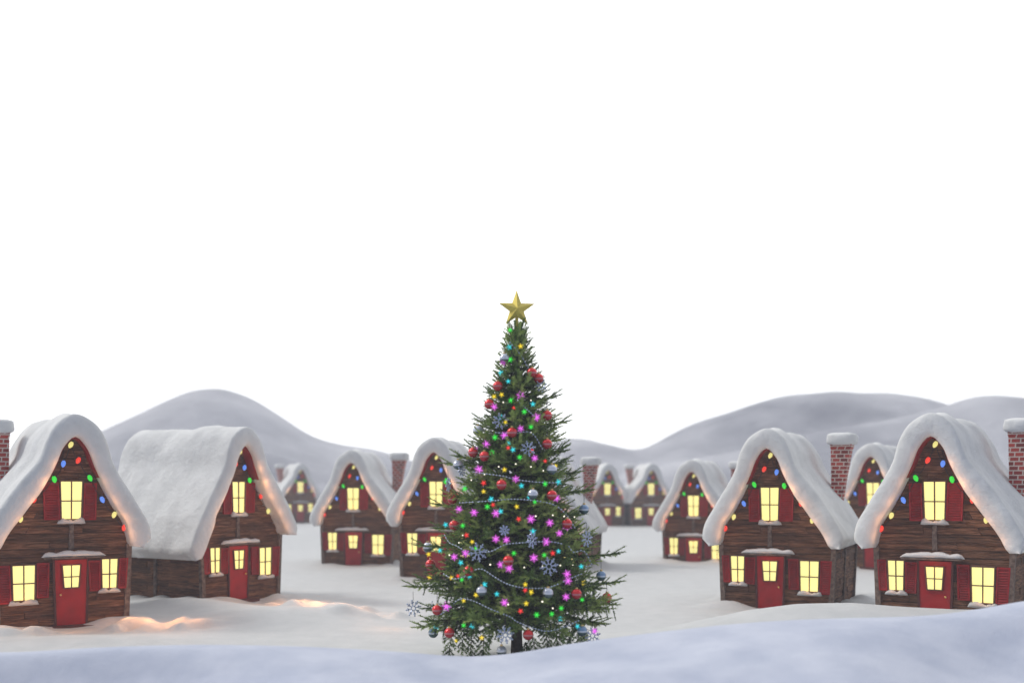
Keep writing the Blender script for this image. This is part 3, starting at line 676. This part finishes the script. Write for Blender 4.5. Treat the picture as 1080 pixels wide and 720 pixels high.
# ------------------------------------------------------------------ ornaments: placed on the fir's own surface
def on_tree(px, py, k=.86, out=0.0):
    y = 0
    for _ in range(6):
        d = TY - y; x = (px - CX) / F * d - TX; z = CAMZ - (py - HY) / F * d
        r = Rt(z) * k + out; y = max(.32 if k else 0, math.sqrt(max(0, r * r - x * x)) if abs(x) < r else 0)
    return Vector((TX + x, TY - y, z))
def star_prism(mb, n, ro, ri, th, rot=0, yaw=0, tilt=0):
    v = [(0, -th, 0), (0, th, 0)]
    for i in range(2 * n):
        a = math.pi / 2 + rot + math.pi * i / n; r = ro if i % 2 == 0 else ri; v.append((r * math.cos(a), 0, r * math.sin(a)))
    f = []
    for i in range(2 * n):
        a, b = 2 + i, 2 + (i + 1) % (2 * n); f += [(0, b, a), (1, a, b)]
    mb.add(v, f)
P = on_tree(545, 325, 0); mb = MB(); star_prism(mb, 5, .455, .18, .13)
top = empty('tree_star', (TX, TY, z_of(326))); tag(top, 'faceted golden five-pointed star on the tip of the fir', 'star')
st = mb.build('star_body', M['gold'], top); st.rotation_euler = (R(-4), 0, R(7))
mb = MB(); mb.tube([(0, 0, -.10), (0, 0, -.32), (0, 0, -.52)], [.035, .045, .075], 8); mb.build('star_socket', M['gold'], top, True)
def bauble(px, py, kind, label):
    p = on_tree(px, py, .90 if Rt(z_of(py)) > .5 else 1.0, .13)
    root = empty('bauble', p); tag(root, label, 'bauble', 'round baubles hanging on the fir')
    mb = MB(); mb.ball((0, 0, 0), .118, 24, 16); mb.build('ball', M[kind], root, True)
    mb = MB(); mb.tube([(0, 0, .11), (0, 0, .15)], .03, 10); mb.build('cap', M['brass'], root)
    mb = MB(); mb.tube([(0, 0, .15), (0, .01, .24), (0, .05, .34)], .006, 5); mb.build('hanging_loop', M['wire'], root)
for px, py, kind, lab in [
    (561, 393, 'redball', 'highest red bauble, on the right side of the fir below its tip'),
    (525, 407, 'redball', 'red bauble on the upper left edge just under the silver and purple one'),
    (568, 399, 'redball', 'red bauble half hidden behind the highest red one'),
    (516, 426, 'redball', 'red bauble partly in needles at the upper left edge, beside a magenta light'),
    (577, 438, 'redball', 'red bauble hanging clear of the needles on the upper right'),
    (540, 456, 'redball', 'red bauble at the middle of the upper fir, crossed by a bead garland'),
    (577, 468, 'redball', 'pinkish red bauble right of the upper snowflake pair'),
    (499, 477, 'redball', 'small red bauble tucked behind a pink light at the left edge'),
    (511, 481, 'redball', 'bright red bauble left of centre, a green light at its right shoulder'),
    (477, 526, 'redball', 'dark red bauble at the left edge in front of a cottage window shutter'),
    (529, 511, 'redball', 'red bauble with a yellow light on its lower right'),
    (582, 522, 'redball', 'dark red bauble with a magenta light on its right rim'),
    (598, 552, 'redball', 'red bauble glowing pink near the right edge at mid height'),
    (479, 554, 'redball', 'pale red bauble at left, beside a cyan light over the cottage awning'),
    (454, 595, 'redball', 'dark red bauble in front of the red door of the half hidden cottage'),
    (494, 602, 'redball', 'red bauble with the wavy bead garland running under it'),
    (536, 591, 'redball', 'red bauble at the lower centre above a magenta light'),
    (461, 643, 'redball', 'red bauble nearly buried in needles at the lower left'),
    (474, 667, 'redball', 'bright red bauble hanging low beside a dark teal one'),
    (640, 630, 'redball', 'red bauble dangling farthest right under a long bough'),
    (608, 626, 'redball', 'red bauble among dark needles at the lower right'),
    (557, 669, 'redball', 'red bauble hanging low just right of the trunk'),
    (532, 378, 'silverball', 'highest silver bauble, purple tinted, left of the tip'),
    (504, 454, 'silverball', 'silver bauble at the left edge below the first snowflake'),
    (483, 490, 'silverball', 'small pale silver bauble on the upper left bough'),
    (582, 495, 'silverball', 'silver bauble behind a yellow light on the right'),
    (562, 521, 'silverball', 'silver bauble in the middle of the fir with a cyan light below it'),
    (451, 577, 'silverball', 'silver bauble before the lit window of the half hidden cottage'),
    (508, 623, 'silverball', 'bright silver bauble in the lower left needles, a yellow light beside it'),
    (578, 625, 'silverball', 'silver bauble at lower right behind a yellow light'),
    (529, 686, 'silverball', 'lowest silver bauble touching the snow left of the trunk'),
    (616, 537, 'tealball', 'teal bauble hanging in front of the hidden cottage roof'),
    (634, 607, 'tealball', 'teal bauble hanging under the longest right bough'),
    (457, 667, 'tealball', 'dark teal bauble hanging at the lowest left'),
    (614, 665, 'tealball', 'teal bauble low on the right beside a snowflake'),
]: bauble(px, py, kind, lab)
def snowflake(px, py, r, yaw, label):
    p = on_tree(px, py, .92, .10); root = empty('snowflake_ornament', p, yaw); tag(root, label, 'snowflake', 'silver snowflake ornaments on the fir')
    mb = MB()
    ring = [(.26 * r * math.cos(a), 0, .26 * r * math.sin(a)) for a in np.linspace(0, 2 * math.pi, 17)]; r *= .92; mb.tube(ring, .012, 5)
    n = 8
    for k in range(n):
        a = 2 * math.pi * k / n + .2; c, s = math.cos(a), math.sin(a); q = lambda d, e: (c * d - s * e, 0, s * d + c * e)
        mb.tube([q(.26 * r, 0), q(r, 0)], .013, 5)
        for e in (-1, 1):
            mb.tube([q(.58 * r, 0), q(.82 * r, e * .20 * r)], .011, 5)
        mb.ball(q(r, 0), .022, 6, 4)
    mb.build('flake', M['silverflake'], root)
    mb = MB(); mb.tube([(0, 0, r), (0, .02, r + .2)], .005, 4); mb.build('hanging_loop', M['wire'], root)
for a in [(528, 444, .19, .1, 'snowflake on the upper left part of the fir, a cyan light on its top'), (571, 406, .16, .7, 'topmost snowflake, sticking out at the upper right edge'),
          (557, 473, .18, -.3, 'snowflake right of centre in the upper fir beside a red light'), (473, 511, .17, 1.25, 'snowflake seen edge on at the left, near the cottage window'),
          (504, 582, .22, .1, 'wide snowflake at the left end of a bead garland'), (532, 559, .11, .2, 'small bluish snowflake above two magenta lights'),
          (561, 569, .19, .9, 'turned snowflake on the straight bead garland at the centre'), (619, 568, .19, .8, 'snowflake hanging at the right before the hidden cottage'),
          (579, 597, .21, 0, 'full face snowflake with white dots at both sides, lower right of centre'), (436, 641, .20, .5, 'snowflake dangling farthest left over open snow'),
          (533, 669, .20, .1, 'snowflake low against the trunk above the lowest silver bauble'), (625, 670, .20, .3, 'lowest snowflake at the right with a pink light on it'),
          (487, 496, .13, .9, 'small snowflake by the pale silver bauble at upper left')]: snowflake(*a)
# ---- fairy lights, one string per colour
LIGHTS = {
 'magenta': [(549, 417), (521, 429), (566, 440), (549, 452), (532, 459), (513, 468), (500, 475), (531, 381), (564, 483), (544, 505), (587, 525), (560, 547), (505, 495), (484, 537), (500, 540), (523, 541), (523, 568), (534, 569), (479, 587), (491, 583), (528, 595), (537, 599), (580, 551), (590, 562), (576, 571), (563, 588), (598, 605), (599, 612), (598, 554), (471, 639), (532, 635), (597, 629), (627, 665)],
 'green': [(538, 348), (538, 379), (558, 393), (539, 422), (553, 434), (560, 450), (522, 461), (519, 477), (548, 482), (470, 508), (490, 515), (514, 534), (575, 510), (564, 529), (488, 554), (502, 578), (542, 583), (487, 611), (574, 585), (489, 659), (592, 641), (582, 647), (566, 648), (614, 632)],
 'yellow': [(549, 365), (529, 416), (521, 418), (533, 445), (532, 495), (531, 513), (510, 518), (545, 534), (586, 491), (498, 571), (452, 584), (476, 609), (453, 608), (554, 616), (615, 614), (489, 633), (502, 627), (481, 675), (508, 672), (560, 624), (576, 627), (555, 636)],
 'cyan': [(537, 366), (528, 393), (536, 402), (562, 426), (529, 440), (536, 467), (541, 474), (550, 512), (518, 526), (528, 539), (589, 508), (558, 524), (470, 553), (486, 593), (495, 607), (464, 580), (562, 560), (589, 581), (613, 597), (511, 616), (524, 626), (498, 660), (591, 652), (609, 660), (460, 661)],
 'red': [(542, 430), (536, 472), (561, 475), (575, 486), (510, 509), (520, 532), (547, 547), (483, 607), (492, 564), (583, 583), (554, 622), (549, 644)],
 'white': [(531, 424), (546, 422), (560, 422), (543, 455), (560, 456), (511, 500), (497, 506), (526, 492), (544, 489), (560, 492), (573, 496), (582, 499), (595, 544), (565, 544), (583, 543), (517, 595), (488, 564), (572, 597), (591, 596), (604, 595), (553, 598), (499, 646), (536, 637), (572, 634), (583, 641), (535, 385), (549, 381), (484, 572), (474, 585), (606, 545)],
}
SZ = {'magenta': .10, 'green': .066, 'yellow': .062, 'cyan': .066, 'red': .06, 'white': .019}
TREELAB = {'magenta': 'string of large magenta lights with modelled star glints wound through the fir', 'green': 'string of green glowing lights wound through the fir', 'yellow': 'string of golden yellow lights wound through the fir',
           'cyan': 'string of cyan glowing lights wound through the fir', 'red': 'string of small red glowing lights wound through the fir', 'white': 'string of tiny warm white pinpoint lights on the fir'}
for col, pts in LIGHTS.items():
    root = empty('fairy_light_string', (TX, TY, TB)); tag(root, TREELAB[col], 'fairy lights', 'fairy light strings on the fir')
    W = [on_tree(px, py, .90, .08) for px, py in pts]; o0 = Vector((TX, TY, TB))
    mb = MB(); Wc = [q - o0 for q in sorted(W, key=lambda q: -q.z)]
    path = []
    for i in range(len(Wc) - 1):
        a, b = Wc[i], Wc[i + 1]; path.append(a); mid = (a + b) / 2; mid.x *= .6; mid.y *= .55; path.append(mid)
    path.append(Wc[-1]); mb.tube(path, .005, 4); mb.build('cable', M['wire'], root)
    for q in W:
        mb = MB(); s = SZ[col] * random.uniform(.85, 1.15)
        if col == 'white': mb.ball((0, 0, 0), s, 8, 6)
        else:
            mb.ball((0, 0, 0), s * .34, 8, 6)
            star_prism(mb, 6 if col in ('magenta', 'green') else 5, s * 1.2, s * .18, s * .2, rot=random.uniform(0, .6))  # glowing spikes model the star glint around the bulb
        b = mb.build('light_bulb', M['glow_' + col], root); b.location = q - o0
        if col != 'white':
            mb = MB(); mb.ball((0, 0, 0), s * 1.0, 14, 10); mb.build('bloom_halo', M['halo_' + col], b, True)  # shell added around the bulb to imitate its bloom
# ---- bead garlands
GAR = [([(538, 361), (549, 374), (557, 388)], 'short bead garland slanting down just below the fir tip'),
       ([(546, 422), (555, 431), (564, 439)], 'short straight bead garland between two lights on the upper fir'),
       ([(523, 456), (540, 457), (560, 456), (572, 473)], 'bead garland crossing a red bauble and bending down to the right'),
       ([(496, 497), (509, 499), (531, 502), (542, 505), (564, 508), (590, 509)], 'bead garland running nearly level above the central silver bauble'),
       ([(485, 530), (518, 528), (540, 526), (567, 528), (584, 532), (596, 541), (606, 556)], 'bead garland arching over the middle, dropping at the right edge'),
       ([(469, 564), (474, 572), (483, 576), (494, 583), (507, 582), (518, 581), (533, 574), (550, 572), (568, 571), (582, 571), (592, 573)], 'bead garland dipping at left through the wide snowflake'),
       ([(600, 576), (605, 582), (613, 580), (618, 583), (622, 591), (624, 596), (618, 597)], 'small loop of bead garland at the right edge of the fir'),
       ([(468, 605), (478, 610), (489, 608), (500, 601), (509, 600), (520, 607), (534, 615), (549, 619), (565, 620), (579, 619), (592, 614), (603, 609), (613, 605)], 'long wavy bead garland hanging in a deep swag at lower centre'),
       ([(456, 634), (456, 642), (462, 648), (470, 644), (482, 633), (490, 631), (501, 634), (518, 642), (538, 650), (545, 655), (560, 661), (576, 665), (592, 662), (610, 654)], 'lowest bead garland passing in front of the trunk')]
for pts, lab in GAR:
    q = resample(pts, max(10, int(sum(math.hypot(pts[i + 1][0] - pts[i][0], pts[i + 1][1] - pts[i][1]) for i in range(len(pts) - 1)) / 3.3)))
    W = [on_tree(a, b, .90, .10) for a, b in q]; mb = MB(); mb.tube(W, .004, 4)
    for i, w in enumerate(W): mb.ball(w, .019, 6, 4)
    tag(mb.build('bead_garland', M['bead'], None, True), lab, 'bead garland', 'bead garlands on the fir')

# ------------------------------------------------------------------ air
mb = MB(); mb.box(-310, 310, -70, 275, -4, 21.5)
hz = mb.build('haze', M['snow']); hz.data.materials.clear()
hm = bpy.data.materials.new('winter_haze'); hm.use_nodes = True; nt = hm.node_tree; nt.nodes.clear()
ou = nt.nodes.new('ShaderNodeOutputMaterial'); pv = nt.nodes.new('ShaderNodeVolumePrincipled'); pv.inputs['Color'].default_value = (.66, .68, .74, 1); pv.inputs['Density'].default_value = .0017
nt.links.new(pv.outputs[0], ou.inputs['Volume']); hz.data.materials.append(hm); tag(hz, 'thin pale winter haze over the village', kind='stuff')

# ------------------------------------------------------------------ sky, sun
SUN_EL, SUN_AZ = 46.0, -60.0      # azimuth from +y, negative = from the left
w = bpy.data.worlds.new('World'); scene.world = w; w.use_nodes = True; nt = w.node_tree
bg = nt.nodes['Background']; sky = N(nt, 'ShaderNodeTexSky', sky_type='NISHITA'); sky.sun_disc = False; sky.sun_elevation = R(SUN_EL); sky.sun_rotation = R(SUN_AZ)
tc = N(nt, 'ShaderNodeTexCoord')
dp = N(nt, 'ShaderNodeVectorMath', operation='DOT_PRODUCT'); v_ = Vector((0, .91, .415)).normalized(); dp.inputs[1].default_value = v_
nt.links.new(tc.outputs['Generated'], dp.inputs[0])
r = ramp(nt, [(0, (.20, .23, .33)), (.25, (.30, .33, .42)), (.5, (.52, .54, .60)), (.73, (.90, .90, .93)), (.86, (1.55, 1.55, 1.55)), (1, (1.8, 1.8, 1.8))])
mr = N(nt, 'ShaderNodeMapRange'); mr.inputs['From Min'].default_value = -1; mr.inputs['From Max'].default_value = 1
nt.links.new(dp.outputs['Value'], mr.inputs['Value']); nt.links.new(mr.outputs[0], r.inputs[0])
sc_ = N(nt, 'ShaderNodeVectorMath', operation='SCALE'); sc_.inputs['Scale'].default_value = .08; nt.links.new(sky.outputs[0], sc_.inputs[0])
mx = N(nt, 'ShaderNodeMix', data_type='RGBA'); mx.inputs['Factor'].default_value = .88      # overcast: mostly cloud over the blue sky
nt.links.new(sc_.outputs[0], mx.inputs['A']); nt.links.new(r.outputs[0], mx.inputs['B']); nt.links.new(mx.outputs['Result'], bg.inputs['Color']); bg.inputs['Strength'].default_value = 1.0
sl = bpy.data.lights.new('sun', 'SUN'); sl.energy = 2.0; sl.angle = R(14); sl.color = (1, .96, .9); so = bpy.data.objects.new('sun', sl); COL.objects.link(so)
# lower-left, a little behind the viewer
ds = Vector((math.sin(R(-82)) * math.cos(R(SUN_EL)), math.cos(R(-82)) * math.cos(R(SUN_EL)), math.sin(R(SUN_EL))))
sky.sun_rotation = R(-82)
so.rotation_euler = ds.to_track_quat('Z', 'Y').to_euler()

# ------------------------------------------------------------------ camera
cd = bpy.data.cameras.new('camera'); cam = bpy.data.objects.new('camera', cd); COL.objects.link(cam); scene.camera = cam
cam.location = (0, 0, CAMZ); cam.rotation_euler = (R(90), 0, 0)
cd.sensor_width = 36; cd.lens = 36 * F / 1080; cd.shift_y = (HY - 360) / 1080; cd.clip_end = 1000; cd.clip_start = .1
cd.dof.use_dof = True; cd.dof.focus_distance = 29; cd.dof.aperture_fstop = .29
scene.view_settings.view_transform = 'Standard'; scene.view_settings.look = 'None'; scene.view_settings.exposure = 0; scene.view_settings.gamma = 1; scene.view_settings.use_curve_mapping = False
scene.cycles.volume_step_rate = 1; scene.cycles.volume_bounces = 1; scene.cycles.max_bounces = 6; scene.cycles.use_denoising = True; scene.cycles.use_light_tree = True
scene.cycles.sample_clamp_indirect = 3
